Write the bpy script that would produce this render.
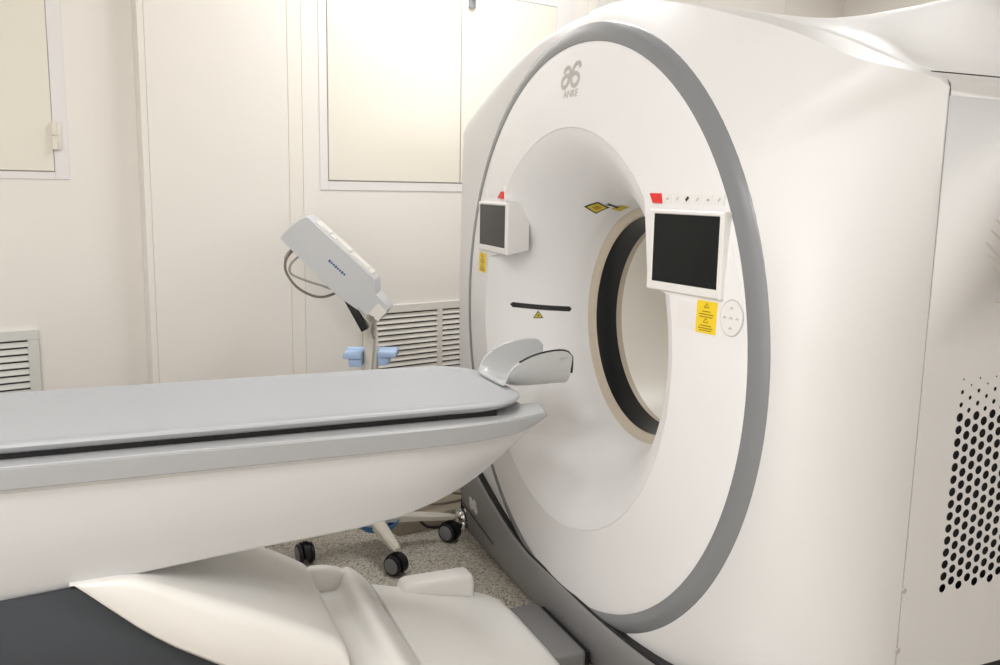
import bpy, bmesh, math
from mathutils import Vector, Matrix
from math import pi, sin, cos, radians as rad, sqrt, hypot

# ------------------------------------------------------------------ clear
for o in list(bpy.data.objects):
    bpy.data.objects.remove(o, do_unlink=True)
SC = bpy.context.scene
COL = SC.collection

# ------------------------------------------------------------------ camera, world, lights, exposure
cam_d = bpy.data.cameras.new('camera')
cam_d.sensor_fit = 'HORIZONTAL'
cam_d.sensor_width = 36.0
cam_d.lens = 893.197 / 1000 * 36.0
cam_d.clip_start = 0.05
cam = bpy.data.objects.new('camera', cam_d)
COL.objects.link(cam)
R_ = Vector((0.92058943, -0.39012553, 0.01780928))
U_ = Vector((0.04623253, 0.15415118, 0.98696503))
D_ = Vector((0.38778558, 0.90776621, -0.15994643))
m = Matrix((R_, U_, -D_)).transposed().to_4x4()
m.translation = Vector((-1.22528, -2.30516, 1.40815))
cam.matrix_world = m
SC.camera = cam

w = bpy.data.worlds.new('world')
SC.world = w
w.use_nodes = True
w.node_tree.nodes['Background'].inputs[0].default_value = (1, 0.96, 0.9, 1)
w.node_tree.nodes['Background'].inputs[1].default_value = 0.15

SC.view_settings.view_transform = 'Standard'
SC.view_settings.look = 'None'
SC.view_settings.gamma = 1
SC.view_settings.use_curve_mapping = False
SC.view_settings.exposure = -0.21

# room frame: the scanner's long axis is world X; the room is turned 14.5 degrees to it
RA = rad(14.5)
TT = Vector((cos(RA), sin(RA), 0))          # along the back wall, to the right
NN = Vector((-sin(RA), cos(RA), 0))         # into the back wall
P0 = Vector((-0.35, 1.12, 0)) + NN * 0.09
CEIL = 2.8


def W(s, n, z):
    return P0 + TT * s + NN * n + Vector((0, 0, z))


LAMPS = [  # s, n, watts
    (-2.3, -2.5, 28), (-2.3, -3.5, 30), (0.30, -0.62, 22),
    (2.3, -1.1, 16), (-2.8, -1.6, 10), (0.3, -3.6, 2),
]
for s_, n_, p_ in LAMPS:
    ld = bpy.data.lights.new('ceiling_lamp', 'AREA')
    ld.shape = 'RECTANGLE'
    ld.size = 0.56
    ld.size_y = 0.56
    ld.energy = p_
    ld.color = (0.97, 0.98, 1.0)
    lo = bpy.data.objects.new('ceiling_lamp', ld)
    lo.location = W(s_, n_, CEIL - 0.03)
    lo.rotation_euler = (0, 0, RA)
    COL.objects.link(lo)
# added fill light for the scanner front, set in an invented, unseen left-wall window
FILL_WINDOWS = [  # centre s, n, z, width, height, facing, watts
    (-3.16, -2.9, 1.65, 2.6, 1.4, 'left', 21),
]
for s_, n_, z_, w_, h_, f_, p_ in FILL_WINDOWS:
    ld = bpy.data.lights.new('window_daylight', 'AREA')
    ld.shape = 'RECTANGLE'
    ld.size = w_
    ld.size_y = h_
    ld.energy = p_
    ld.color = (1.0, 0.99, 0.985)
    lo = bpy.data.objects.new('window_daylight', ld)
    d_ = NN if f_ == 'front' else TT
    lo.matrix_world = Matrix.Translation(W(s_, n_, z_)) @ d_.to_track_quat('-Z', 'Z').to_matrix().to_4x4()
    COL.objects.link(lo)


# ------------------------------------------------------------------ materials
def mat(name, col, rough=0.4, metal=0.0, spec=0.5, var=0.0, scale=8.0, bump=0.0, coat=0.0):
    mt = bpy.data.materials.new(name)
    mt.use_nodes = True
    nt = mt.node_tree
    b = nt.nodes['Principled BSDF']
    b.inputs['Roughness'].default_value = rough
    b.inputs['Metallic'].default_value = metal
    b.inputs['Specular IOR Level'].default_value = spec
    if coat:
        b.inputs['Coat Weight'].default_value = coat
        b.inputs['Coat Roughness'].default_value = 0.12
    c = (col[0], col[1], col[2], 1)
    tc = nt.nodes.new('ShaderNodeTexCoord')
    nz = nt.nodes.new('ShaderNodeTexNoise')
    nz.inputs['Scale'].default_value = scale
    nz.inputs['Detail'].default_value = 3
    nt.links.new(tc.outputs['Object'], nz.inputs['Vector'])
    mx = nt.nodes.new('ShaderNodeMix')
    mx.data_type = 'RGBA'
    mx.inputs[6].default_value = c
    k = 1 - max(var, 0.01)
    mx.inputs[7].default_value = (col[0] * k, col[1] * k, col[2] * k, 1)
    nt.links.new(nz.outputs['Fac'], mx.inputs[0])
    nt.links.new(mx.outputs[2], b.inputs['Base Color'])
    if bump:
        bp = nt.nodes.new('ShaderNodeBump')
        bp.inputs['Strength'].default_value = bump
        bp.inputs['Distance'].default_value = 0.001
        n2 = nt.nodes.new('ShaderNodeTexNoise')
        n2.inputs['Scale'].default_value = 900
        nt.links.new(tc.outputs['Object'], n2.inputs['Vector'])
        nt.links.new(n2.outputs['Fac'], bp.inputs['Height'])
        nt.links.new(bp.outputs['Normal'], b.inputs['Normal'])
    return mt


M = {}
M['white'] = mat('gantry_white_plastic', (0.735, 0.725, 0.72), 0.44, var=0.015)
M['face'] = mat('gantry_face_white_plastic', (0.82, 0.81, 0.81), 0.42, var=0.01)  # same white plastic, lightened to make up for weak light on face and funnel
M['whitetop'] = mat('gantry_top_white_plastic', (0.84, 0.835, 0.835), 0.42, var=0.01)  # same white plastic, top's stronger light put into a paler colour
M['twhite'] = mat('table_white_plastic', (0.66, 0.66, 0.665), 0.36, var=0.015)
M['bwhite'] = mat('base_cream_plastic', (0.86, 0.84, 0.80), 0.34, var=0.02)
M['ring'] = mat('grey_ring_paint', (0.215, 0.224, 0.235), 0.25, var=0.02)
M['skirt'] = mat('grey_metallic_paint', (0.27, 0.265, 0.265), 0.38, metal=0.15, var=0.05, bump=0.05)
M['dark'] = mat('dark_grey_plastic', (0.038, 0.042, 0.048), 0.62, spec=0.3, var=0.05)
M['black'] = mat('black_rubber', (0.008, 0.008, 0.009), 0.5)
M['gap'] = mat('dark_joint', (0.36, 0.34, 0.32), 0.8)
M['window'] = mat('black_scan_window', (0.008, 0.010, 0.012), 0.25)
M['creamring'] = mat('beige_bore_ring', (0.56, 0.49, 0.39), 0.5, var=0.08, scale=30)
M['borewhite'] = mat('cream_bore_plastic', (0.88, 0.85, 0.78), 0.4, var=0.01)
M['screen'] = mat('black_display_glass', (0.005, 0.007, 0.007), 0.18, spec=0.22)
M['bezel'] = mat('white_bezel_plastic', (0.80, 0.785, 0.765), 0.35)
M['red'] = mat('red_button_plastic', (0.75, 0.025, 0.02), 0.35)
M['yellow'] = mat('yellow_sticker', (0.86, 0.62, 0.015), 0.5)
M['olive'] = mat('olive_yellow_sticker', (0.60, 0.47, 0.03), 0.5)
M['ink'] = mat('dark_print', (0.03, 0.03, 0.025), 0.6)
M['inkbrown'] = mat('brown_print', (0.36, 0.23, 0.01), 0.6)
M['lgrey'] = mat('light_grey_print', (0.50, 0.475, 0.45), 0.5)
M['vlgrey'] = mat('faint_grey_print', (0.56, 0.53, 0.49), 0.5)
M['silver'] = mat('silver_print', (0.78, 0.78, 0.78), 0.35)
M['cradle'] = mat('light_grey_tabletop', (0.44, 0.455, 0.48), 0.42, var=0.02)
M['tray'] = mat('light_grey_tray', (0.52, 0.525, 0.53), 0.4, var=0.02)
M['rail'] = mat('mid_grey_rail', (0.36, 0.365, 0.37), 0.4, var=0.02)
M['headgrey'] = mat('pale_grey_moulded_plastic', (0.55, 0.56, 0.56), 0.33)
M['cart'] = mat('cart_cream_paint', (0.72, 0.68, 0.60), 0.4)
M['injgrey'] = mat('injector_pale_grey', (0.56, 0.57, 0.58), 0.4)
M['injcream'] = mat('injector_cream', (0.76, 0.73, 0.69), 0.4)
M['blue'] = mat('light_blue_plastic', (0.44, 0.60, 0.86), 0.4)
M['bluedark'] = mat('deep_blue_plastic', (0.05, 0.20, 0.48), 0.4)
M['blueink'] = mat('blue_print', (0.03, 0.10, 0.28), 0.5)
M['cable'] = mat('grey_brown_cable', (0.20, 0.17, 0.14), 0.5)
M['cableg'] = mat('grey_cable', (0.40, 0.38, 0.35), 0.5)
M['chrome'] = mat('chrome_metal', (0.75, 0.74, 0.72), 0.12, metal=1.0)
M['castgrey'] = mat('caster_grey_cap', (0.25, 0.26, 0.28), 0.4)
M['wall'] = mat('cream_wall_panel', (0.84, 0.80, 0.745), 0.36, var=0.02, scale=2.0)
M['wallstrip'] = mat('cream_wall_strip', (0.84, 0.80, 0.725), 0.36, var=0.02, scale=2.0)
M['door'] = mat('cream_door_leaf', (0.81, 0.765, 0.67), 0.26, var=0.01)
M['dframe'] = mat('pale_door_frame', (0.80, 0.775, 0.76), 0.34)
M['base'] = mat('tan_cove_base', (0.44, 0.38, 0.29), 0.5, var=0.15, scale=60)
M['ceil'] = mat('white_ceiling', (0.82, 0.80, 0.76), 0.7)
M['vent'] = mat('white_vent_metal', (0.80, 0.77, 0.71), 0.4)
M['ventg'] = mat('grey_white_vent_metal', (0.68, 0.68, 0.64), 0.4)
M['slot'] = mat('vent_dark_inside', (0.05, 0.045, 0.04), 0.7)


def lamp_mat():
    mt = bpy.data.materials.new('lit_diffuser')
    mt.use_nodes = True
    b = mt.node_tree.nodes['Principled BSDF']
    b.inputs['Emission Color'].default_value = (1, 0.96, 0.9, 1)
    b.inputs['Emission Strength'].default_value = 3.0
    return mt


M['lamp'] = lamp_mat()


def floor_mat():
    mt = bpy.data.materials.new('speckled_vinyl_floor')
    mt.use_nodes = True
    nt = mt.node_tree
    b = nt.nodes['Principled BSDF']
    b.inputs['Roughness'].default_value = 0.4
    tc = nt.nodes.new('ShaderNodeTexCoord')
    v = nt.nodes.new('ShaderNodeTexVoronoi')
    v.inputs['Scale'].default_value = 190
    nt.links.new(tc.outputs['Object'], v.inputs['Vector'])
    r = nt.nodes.new('ShaderNodeValToRGB')
    e = r.color_ramp.elements
    e[0].position = 0.0
    e[0].color = (0.17, 0.145, 0.11, 1)
    e[1].position = 1.0
    e[1].color = (0.74, 0.70, 0.62, 1)
    e2 = r.color_ramp.elements.new(0.18)
    e2.color = (0.28, 0.245, 0.195, 1)
    e3 = r.color_ramp.elements.new(0.30)
    e3.color = (0.54, 0.495, 0.425, 1)
    e4 = r.color_ramp.elements.new(0.75)
    e4.color = (0.62, 0.575, 0.505, 1)
    sep = nt.nodes.new('ShaderNodeSeparateColor')
    nt.links.new(v.outputs['Color'], sep.inputs[0])
    nt.links.new(sep.outputs[0], r.inputs[0])
    nt.links.new(r.outputs[0], b.inputs['Base Color'])
    return mt


M['floor'] = floor_mat()


# ------------------------------------------------------------------ helpers
class MB:
    """collects shapes, then links them as ONE mesh object"""

    def __init__(self):
        self.bm = bmesh.new()

    def v(self, p):
        return self.bm.verts.new(p)

    def face(self, pts):
        return self.bm.faces.new([self.v(p) for p in pts])

    def grid(self, rows, closed=False):
        vs = [[self.v(p) for p in r] for r in rows]
        n = len(vs[0])
        for a, b in zip(vs, vs[1:]):
            for i in range(n if closed else n - 1):
                j = (i + 1) % n
                try:
                    self.bm.faces.new((a[i], a[j], b[j], b[i]))
                except ValueError:
                    pass
        return vs

    def loft(self, loops, cap=True):
        vs = self.grid(loops, closed=True)
        if cap:
            self.bm.faces.new(vs[0])
            self.bm.faces.new(list(reversed(vs[-1])))
        return self

    def box(self, x0, x1, y0, y1, z0, z1, bev=0.0, seg=2, T=None):
        r = bmesh.ops.create_cube(self.bm, size=1.0)['verts']
        for q in r:
            q.co = Vector(((x0 + x1) / 2 + q.co.x * (x1 - x0), (y0 + y1) / 2 + q.co.y * (y1 - y0), (z0 + z1) / 2 + q.co.z * (z1 - z0)))
        if bev:
            es = list({e for q in r for e in q.link_edges})
            rr = bmesh.ops.bevel(self.bm, geom=es, offset=bev, segments=seg, affect='EDGES', profile=0.5)
            r = list({q for f in rr['faces'] for q in f.verts} | {q for q in r if q.is_valid})
        if T:
            for q in r:
                q.co = T(q.co)
        return self

    def tube(self, pts, rad_, seg=10, caps=True):
        pts = [Vector(p) for p in pts]
        rs = rad_ if isinstance(rad_, (list, tuple)) else [rad_] * len(pts)
        loops = []
        up = None
        for i, p in enumerate(pts):
            a = pts[max(i - 1, 0)]
            b = pts[min(i + 1, len(pts) - 1)]
            t = (b - a).normalized()
            if up is None:
                up = t.orthogonal().normalized()
            up = (up - t * up.dot(t)).normalized()
            s = t.cross(up)
            loops.append([p + (up * cos(k * 2 * pi / seg) + s * sin(k * 2 * pi / seg)) * rs[i] for k in range(seg)])
        self.loft(loops, caps)
        return self

    def lathe(self, prof, origin=(0, 0, 0), axis='z', seg=32, cap=False):
        o = Vector(origin)
        loops = []
        for r, h in prof:
            L = []
            for k in range(seg):
                a = k * 2 * pi / seg
                if axis == 'z':
                    L.append(o + Vector((r * cos(a), r * sin(a), h)))
                elif axis == 'x':
                    L.append(o + Vector((h, r * cos(a), r * sin(a))))
                else:
                    L.append(o + Vector((r * cos(a), h, r * sin(a))))
            loops.append(L)
        self.loft(loops, cap)
        return self

    def xf(self, T):
        for q in self.bm.verts:
            q.co = T(q.co)
        return self

    def build(self, name, mt, parent=None, smooth=True, angle=32, kind=None, label=None):
        bm = self.bm
        bmesh.ops.remove_doubles(bm, verts=bm.verts, dist=1e-6)
        bmesh.ops.recalc_face_normals(bm, faces=bm.faces)
        me = bpy.data.meshes.new(name)
        bm.to_mesh(me)
        bm.free()
        for mm in (mt if isinstance(mt, (list, tuple)) else [mt]):
            me.materials.append(M[mm])
        if smooth:
            for p in me.polygons:
                p.use_smooth = True
            me.set_sharp_from_angle(angle=rad(angle))
        o = bpy.data.objects.new(name, me)
        COL.objects.link(o)
        if parent:
            o.parent = parent
            o.matrix_parent_inverse = parent_world(parent).inverted()
        if kind:
            o['kind'] = kind
        if label:
            o['label'] = label
        return o


def parent_world(o):
    mm = Matrix.LocRotScale(o.location, o.rotation_euler, o.scale)
    if o.parent:
        return parent_world(o.parent) @ o.matrix_parent_inverse @ mm
    return mm


def thing(name, label, cat, loc=(0, 0, 0), group=None):
    o = bpy.data.objects.new(name, None)
    o.empty_display_size = 0.1
    o.location = loc
    COL.objects.link(o)
    o['label'] = label
    o['category'] = cat
    if group:
        o['group'] = group
    return o


def tag(o, label, cat, group=None):
    o['label'] = label
    o['category'] = cat
    if group:
        o['group'] = group
    return o


def lerp_tab(tab, x):
    if x <= tab[0][0]:
        return tab[0][1]
    for (a, va), (b, vb) in zip(tab, tab[1:]):
        if x <= b:
            return va + (vb - va) * (x - a) / (b - a)
    return tab[-1][1]


def smooth_tab(tab, x):
    """Catmull-Rom through the table"""
    n = len(tab)
    if x <= tab[0][0]:
        return tab[0][1]
    if x >= tab[-1][0]:
        return tab[-1][1]
    i = next(k for k in range(n - 1) if x <= tab[k + 1][0])
    x0, y0 = tab[i]
    x1, y1 = tab[i + 1]
    def sl(k):
        a = tab[max(k - 1, 0)]
        b = tab[min(k + 1, n - 1)]
        return (b[1] - a[1]) / (b[0] - a[0])
    h = x1 - x0
    t = (x - x0) / h
    return ((2 * t**3 - 3 * t**2 + 1) * y0 + (t**3 - 2 * t**2 + t) * h * sl(i) +
            (-2 * t**3 + 3 * t**2) * y1 + (t**3 - t**2) * h * sl(i + 1))


def catmull(pts, n=8):
    pts = [Vector(p) for p in pts]
    out = []
    for i in range(len(pts) - 1):
        p0 = pts[max(i - 1, 0)]
        p1, p2 = pts[i], pts[i + 1]
        p3 = pts[min(i + 2, len(pts) - 1)]
        for k in range(n):
            t = k / n
            out.append(0.5 * ((2 * p1) + (p2 - p0) * t + (2 * p0 - 5 * p1 + 4 * p2 - p3) * t * t + (3 * p1 - p0 - 3 * p2 + p3) * t**3))
    out.append(pts[-1])
    return out


def ribbon(mb, pts, wd, nrm, th=0.0006):
    """flat raised stroke along pts, facing nrm"""
    pts = [Vector(p) for p in pts]
    nrm = Vector(nrm).normalized()
    ws = wd if isinstance(wd, (list, tuple)) else [wd] * len(pts)
    rows = []
    for i, p in enumerate(pts):
        t = (pts[min(i + 1, len(pts) - 1)] - pts[max(i - 1, 0)]).normalized()
        s = t.cross(nrm).normalized() * ws[i] / 2
        q = p + nrm * th
        rows.append([p + s, q + s, q - s, p - s])
    mb.loft(rows)


def text_mesh(txt, size, to_world, name, mt, parent, depth=0.0006):
    cu = bpy.data.curves.new(name, 'FONT')
    cu.body = txt
    cu.size = size
    cu.align_x = 'CENTER'
    cu.align_y = 'BOTTOM_BASELINE'
    cu.extrude = depth
    tmp = bpy.data.objects.new('tmp', cu)
    COL.objects.link(tmp)
    dg = bpy.context.evaluated_depsgraph_get()
    dg.update()
    me = bpy.data.meshes.new_from_object(tmp.evaluated_get(dg))
    bpy.data.objects.remove(tmp, do_unlink=True)
    for q in me.vertices:
        q.co = to_world(q.co)
    me.materials.clear()
    me.materials.append(M[mt])
    me.name = name
    o = bpy.data.objects.new(name, me)
    COL.objects.link(o)
    if parent:
        o.parent = parent
        o.matrix_parent_inverse = parent_world(parent).inverted()
    return o


def TW(c):
    """(s, n, z) -> world"""
    return W(c[0], c[1], c[2])


def ks(s_):
    """wall survey was taken 9 cm in front of the finished wall: lengths grow by 2.9 %"""
    return -1.705 + 1.029 * (s_ + 1.705)


def kz(z_):
    return 1.408 + 1.029 * (z_ - 1.408)


def TS(c):
    return W(ks(c[0]), c[1], c[2])


def TK(c):
    return W(ks(c[0]), c[1], kz(c[2]))


# ================================================================== ROOM
S0, S1 = -3.2, 3.3
N0 = -5.0

MB().box(S0, S1, N0, 0.1, -0.1, 0.0, T=TW).build('floor', 'floor', smooth=False, kind='structure')
MB().box(S0, S1, N0, 0.1, CEIL, CEIL + 0.1, T=TW).build('ceiling', 'ceil', smooth=False, kind='structure')
MB().box(S0 - 0.1, S0, N0, 0.2, 0, CEIL, T=TW).build('wall_left', 'wall', smooth=False, kind='structure')
MB().box(S1, S1 + 0.1, N0, 0.2, 0, CEIL, T=TW).build('wall_right', 'wall', smooth=False, kind='structure')
MB().box(S0, S1, N0 - 0.1, N0, 0, CEIL, T=TW).build('wall_front', 'wall', smooth=False, kind='structure')

# back wall: sheet-metal panels with fine joints, the left part set back a little
STEP = 0.055
wb = MB()
wb.box(S0, -0.80, STEP + 0.003, 0.16, 0, CEIL, T=TS)
wb.box(-0.80, S1, 0.003, 0.16, 0, CEIL, T=TS)
for a, b, n in ((S0, -1.995, STEP), (-1.99, -0.816, STEP), (-0.816, -0.7965, 0.0), (-0.795, -0.3025, 0.0), (-0.246, 1.1515, 0.0),
                (1.262, 1.9, 0.0), (1.903, 2.6, 0.0), (2.603, S1, 0.0)):
    wb.box(a, b, n, n + 0.07 if n == 0 else n + 0.03, 0, CEIL, bev=0.0007, seg=1, T=TS)
wb.build('wall_back', 'wall', smooth=False, kind='structure')
tr = MB().box(-0.301, -0.2475, -0.0005, 0.05, 0, CEIL, bev=0.0015, T=TS)
tr.build('trim_1', 'wallstrip', smooth=False, kind='structure')
tr = MB().box(1.153, 1.205, -0.006, 0.05, 0, CEIL, bev=0.002, T=TS)
tr.build('trim_2', 'wallstrip', smooth=False, kind='structure')
tr = MB().box(1.207, 1.259, -0.004, 0.05, 0, CEIL, bev=0.002, T=TS)
tr.build('trim_3', 'dframe', smooth=False, kind='structure')
bb = MB().box(-0.80, S1, -0.008, 0.02, 0, 0.085, bev=0.003, T=TS)
bb.box(S0, -0.80, STEP - 0.008, STEP + 0.02, 0, 0.085, bev=0.003, T=TS)
bb.build('baseboard_back', 'base', smooth=False, kind='structure')


tk = MB().box(0.09, 1.3, -0.213, -0.012, 0.0, 0.062, bev=0.006, T=TW)
tk.build('trim_4', 'base', smooth=False, kind='structure')


def hatch(name, s0, s1, z0, z1, n, splits, fs, label):
    """wall cupboard with flush sheet-metal leaves"""
    f0, f1, fz0, fz1 = fs
    fr = MB()
    fr.box(f0, s0, n - 0.003, n + 0.02, fz0, fz1, bev=0.0015, T=TK)
    fr.box(s1, f1, n - 0.003, n + 0.02, fz0, fz1, bev=0.0015, T=TK)
    fr.box(s0, s1, n - 0.003, n + 0.02, fz0, z0, bev=0.0015, T=TK)
    fr.box(s0, s1, n - 0.003, n + 0.02, z1, fz1, bev=0.0015, T=TK)
    root = fr.build(name, 'dframe', smooth=False, kind='structure')
    MB().box(s0 - .002, s1 + .002, n - 0.0008, n + 0.004, z0 - .002, z1 + .002, T=TK).build('door_gap', 'gap', root, smooth=False)
    es = [s0] + splits + [s1]
    for a, b in zip(es, es[1:]):
        MB().box(a + 0.0025, b - 0.0025, n - 0.006, n - 0.0005, z0 + 0.003, z1 - 0.003, bev=0.002, T=TK).build('door_leaf', 'door', root, smooth=False)
    return root


d1 = hatch('door_1', -1.75, -1.073, 1.432, 2.19, STEP, [], (-1.80, -1.030, 1.409, 2.24), '')
h = MB()
h.tube([TK((-1.071, STEP - 0.012, 1.503)), TK((-1.071, STEP - 0.012, 1.545))], 0.0085, 12)
h.tube([TK((-1.071, STEP - 0.012, 1.547)), TK((-1.071, STEP - 0.012, 1.589))], 0.0085, 12)
h.box(-1.073, -1.052, STEP - 0.012, STEP - 0.004, 1.503, 1.589, bev=0.001, T=TK)
h.build('hinge', 'door', d1)
d2 = hatch('door_2', -0.147, 0.965, 1.422, 2.192, 0.0, [0.455], (-0.180, 1.068, 1.388, 2.238), '')
h = MB()
h.box(0.485, 0.516, -0.020, -0.008, 2.125, 2.19, bev=0.004, T=TK)
h.tube([TK((0.5005, -0.034, 2.165)), TK((0.5005, -0.018, 2.165))], 0.010, 14)
h.build('lock', 'castgrey', d2)


def grille(s0, s1, z0, z1, n, bars, mt, label):
    """louvred wall vent: frame, dark inside, sloping slats"""
    root = thing('ventilation_grille', label, 'vent', TK(((s0 + s1) / 2, n, z0)))
    fw = 0.032
    f = MB()
    f.box(s0, s1, n - 0.014, n - 0.0015, z1 - fw, z1, bev=0.002, T=TK)
    f.box(s0, s1, n - 0.014, n - 0.0015, z0, z0 + fw, bev=0.002, T=TK)
    f.box(s0, s0 + fw, n - 0.014, n - 0.0015, z0 + fw, z1 - fw, bev=0.002, T=TK)
    f.box(s1 - fw, s1, n - 0.014, n - 0.0015, z0 + fw, z1 - fw, bev=0.002, T=TK)
    for b in bars:
        f.box(b - 0.012, b + 0.012, n - 0.014, n - 0.0015, z0 + fw, z1 - fw, bev=0.002, T=TK)
    f.build('frame', mt, root, smooth=False)
    MB().box(s0 + fw, s1 - fw, n - 0.0035, n - 0.0015, z0 + fw, z1 - fw, T=TK).build('vent_back', 'slot', root, smooth=False)
    sl = MB()
    p = 0.0222
    k = 0
    z = z1 - fw - 0.006
    while z - p > z0 + fw - 0.005:
        # each slat leans outward at its foot
        pts = [(-0.0045, z), (-0.0115, z - 0.0135), (-0.0115, z - 0.0155), (-0.0035, z - 0.0155)]
        segs = [s0 + fw] + [q for b in bars for q in (b - 0.012, b + 0.012)] + [s1 - fw]
        for a, b in zip(segs[::2], segs[1::2]):
            sl.loft([[TK((a, n + q[0], q[1])) for q in pts], [TK((b, n + q[0], q[1])) for q in pts]])
        z -= p
    sl.build('slats', mt, root, smooth=False)
    return root


grille(-0.005, 0.512, 0.125, 0.935, 0.0, [0.3555], 'vent', 'large louvred wall vent behind the wheeled injector stand, close to the scanner')
grille(-1.80, -1.154, 0.125, 0.934, STEP, [-1.48], 'ventg', 'louvred wall vent below the left cupboard door, at the left edge of the photo')

def window(name, s_, n_, z_, w_, h_, f_):  # frame around the added fill light, out of view
    def TF(c):
        if f_ == 'front':
            return W(s_ + c[0], n_ - 0.03 + c[1], z_ + c[2])
        return W(s_ - 0.03 + c[1], n_ + c[0], z_ + c[2])
    fr = MB()
    for a, b, c, d in ((-w_ / 2 - .05, w_ / 2 + .05, h_ / 2, h_ / 2 + .05), (-w_ / 2 - .05, w_ / 2 + .05, -h_ / 2 - .05, -h_ / 2),
                       (-w_ / 2 - .05, -w_ / 2, -h_ / 2, h_ / 2), (w_ / 2, w_ / 2 + .05, -h_ / 2, h_ / 2)):
        fr.box(a, b, -.02, .05, c, d, T=TF)
    fr.build(name, 'dframe', smooth=False, kind='structure')


for i, (s_, n_, z_, w_, h_, f_, p_) in enumerate(FILL_WINDOWS):
    window('window_%d' % (i + 1), s_, n_, z_, w_, h_, f_)

# ceiling luminaires (out of the frame, they light the room)
for i, (s_, n_, p_) in enumerate(LAMPS):
    t = thing('ceiling_light', 'recessed square ceiling luminaire lighting the scanner room', 'ceiling light', W(s_, n_, CEIL), group='ceiling luminaires')
    fr = MB()
    for a in (0, 1):
        for sg in (-1, 1):
            if a == 0:
                fr.box(s_ - 0.31, s_ + 0.31, n_ + sg * 0.30 - 0.012, n_ + sg * 0.30 + 0.012, CEIL - 0.02, CEIL, T=TW)
            else:
                fr.box(s_ + sg * 0.30 - 0.012, s_ + sg * 0.30 + 0.012, n_ - 0.288, n_ + 0.288, CEIL - 0.02, CEIL, T=TW)
    fr.build('frame', 'ceil', t, smooth=False)
    MB().box(s_ - 0.288, s_ + 0.288, n_ - 0.288, n_ + 0.288, CEIL - 0.012, CEIL - 0.002, T=TW).build('diffuser', 'lamp', t, smooth=False)

# ================================================================== GANTRY
G = thing('ct_scanner', 'large white ring-shaped CT scanner with a grey ring around its round opening', 'scanner', (0.4, 0, 0))
ZC = 1.0
NEAR = [(0, 1.90), (.12, 1.894), (.25, 1.870), (.4, 1.840), (.5, 1.812), (.63, 1.772), (.73, 1.737), (.80, 1.709), (.87, 1.680), (.95, 1.653)]
ARCHN = [(0, 1.903), (.12, 1.905), (.25, 1.889), (.4, 1.854), (.5, 1.823), (.63, 1.779), (.73, 1.741), (.80, 1.711), (.87, 1.681), (.95, 1.653)]
SH = (0.95, 1.653)
SIDE_TOP = 1.622
SIDE_Y = 1.003
BOT = 0.10
SEAM = 0.27


def half_outline(wd, arch=None, foot=0.0):
    """(|y|, z) from the crown down the side to the middle of the bottom"""
    k = wd / SIDE_Y
    pts = []
    n = 40
    for i in range(n + 1):
        y = SH[0] * i / n
        pts.append((y * k, smooth_tab(arch or NEAR, y)))
    pts += [(wd * 0.975, 1.641), (wd * 0.992, 1.632), (wd, SIDE_TOP - 0.006)]
    for i in range(1, 25):
        z = SIDE_TOP - 0.006 + (BOT - SIDE_TOP + 0.006) * i / 24
        u = min(max((0.75 - z) / 0.35, 0), 1)
        pts.append((wd - foot * u * u * (3 - 2 * u), z))
    for i in range(1, 13):
        pts.append(((wd - foot) * (1 - i / 12), BOT))
    return pts


FARW = 1.035
hn = half_outline(SIDE_Y, ARCHN)
hf = half_outline(FARW, None, 0.06)
# closed loop: near side first (y negative), then back up the far side
LOOP = [(-y, z) for y, z in hn] + [(y, z) for y, z in reversed(hf[1:-1])]


def xend(y, z):
    a = abs(y)
    if y <= 0:
        if z > SIDE_TOP:
            return smooth_tab([(0, .025), (.3, .05), (.5, .095), (.66, .132), (.8, .14), (.9, .148), (.95, .178), (.985, .228), (1.003, .265)], a)
        if z > 0.3:
            return 0.265
        return 0.2
    a = a / FARW
    if z > SIDE_TOP:
        return lerp_tab([(0, .035), (.5, .045), (.9, .06), (1.0, .16)], a)
    return 0.2


def nexp(y, z):
    if y > 0 and z < 0.62:
        return 2.15 + 3.85 * min(max((z - .42) / .2, 0), 1)
    return 2.15 if y < -0.15 else (2.15 + (6 - 2.15) * min((y + 0.15) / 0.6, 1.0))


# flank of the front cover
NP = 18
rows = []
for k in range(NP + 1):
    row = []
    for (y, z) in LOOP:
        c_ = min(max((z - 1.12) / 0.52, 0), 1)
        c_ = c_ * c_ * (3 - 2 * c_) * min(max((0.25 - y) / 0.3, 0), 1)
        tm = pi / 2 - c_ * rad(42)
        t = k / NP * tm
        dy, dz = y, z - ZC
        Ro = hypot(dy, dz)
        uy, uz = dy / Ro, dz / Ro
        n = nexp(y, z)
        r = 0.862 + (Ro - 0.862) * (sin(t) / sin(tm)) ** (2 / n)
        x = xend(y, z) * (1 - cos(t) ** (2 / n)) / (1 - max(cos(tm), 0) ** (2 / n))
        f_ = (r - 0.862) / (Ro - 0.862)
        x = (1 - c_) * x + c_ * xend(y, z) * (0.75 * f_ + 0.25 * f_ * f_)
        row.append((x, uy * r, ZC + uz * r))
    rows.append(row)
fl = MB()
fl.grid(rows, closed=True)
fl.grid([[(xend(y, z), y, z) for y, z in LOOP], [(max(SEAM - 0.002, xend(y, z)), y, z) for y, z in LOOP],
         [(SEAM - 0.001, y * 0.999, ZC + (z - ZC) * 0.999) for y, z in LOOP], [(SEAM - 0.001, y * 0.985, ZC + (z - ZC) * 0.985) for y, z in LOOP]], closed=True)
fl.build('front_cover', 'white', G, angle=24)

# dark inner frame that shows in the joints
jb = MB()
jb.grid([[(x, y * 0.9975, ZC + (z - ZC) * 0.9975) for y, z in LOOP] for x in (0.262, 0.30)], closed=True)
jb.build('joint_strip', 'gap', G)

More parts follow.
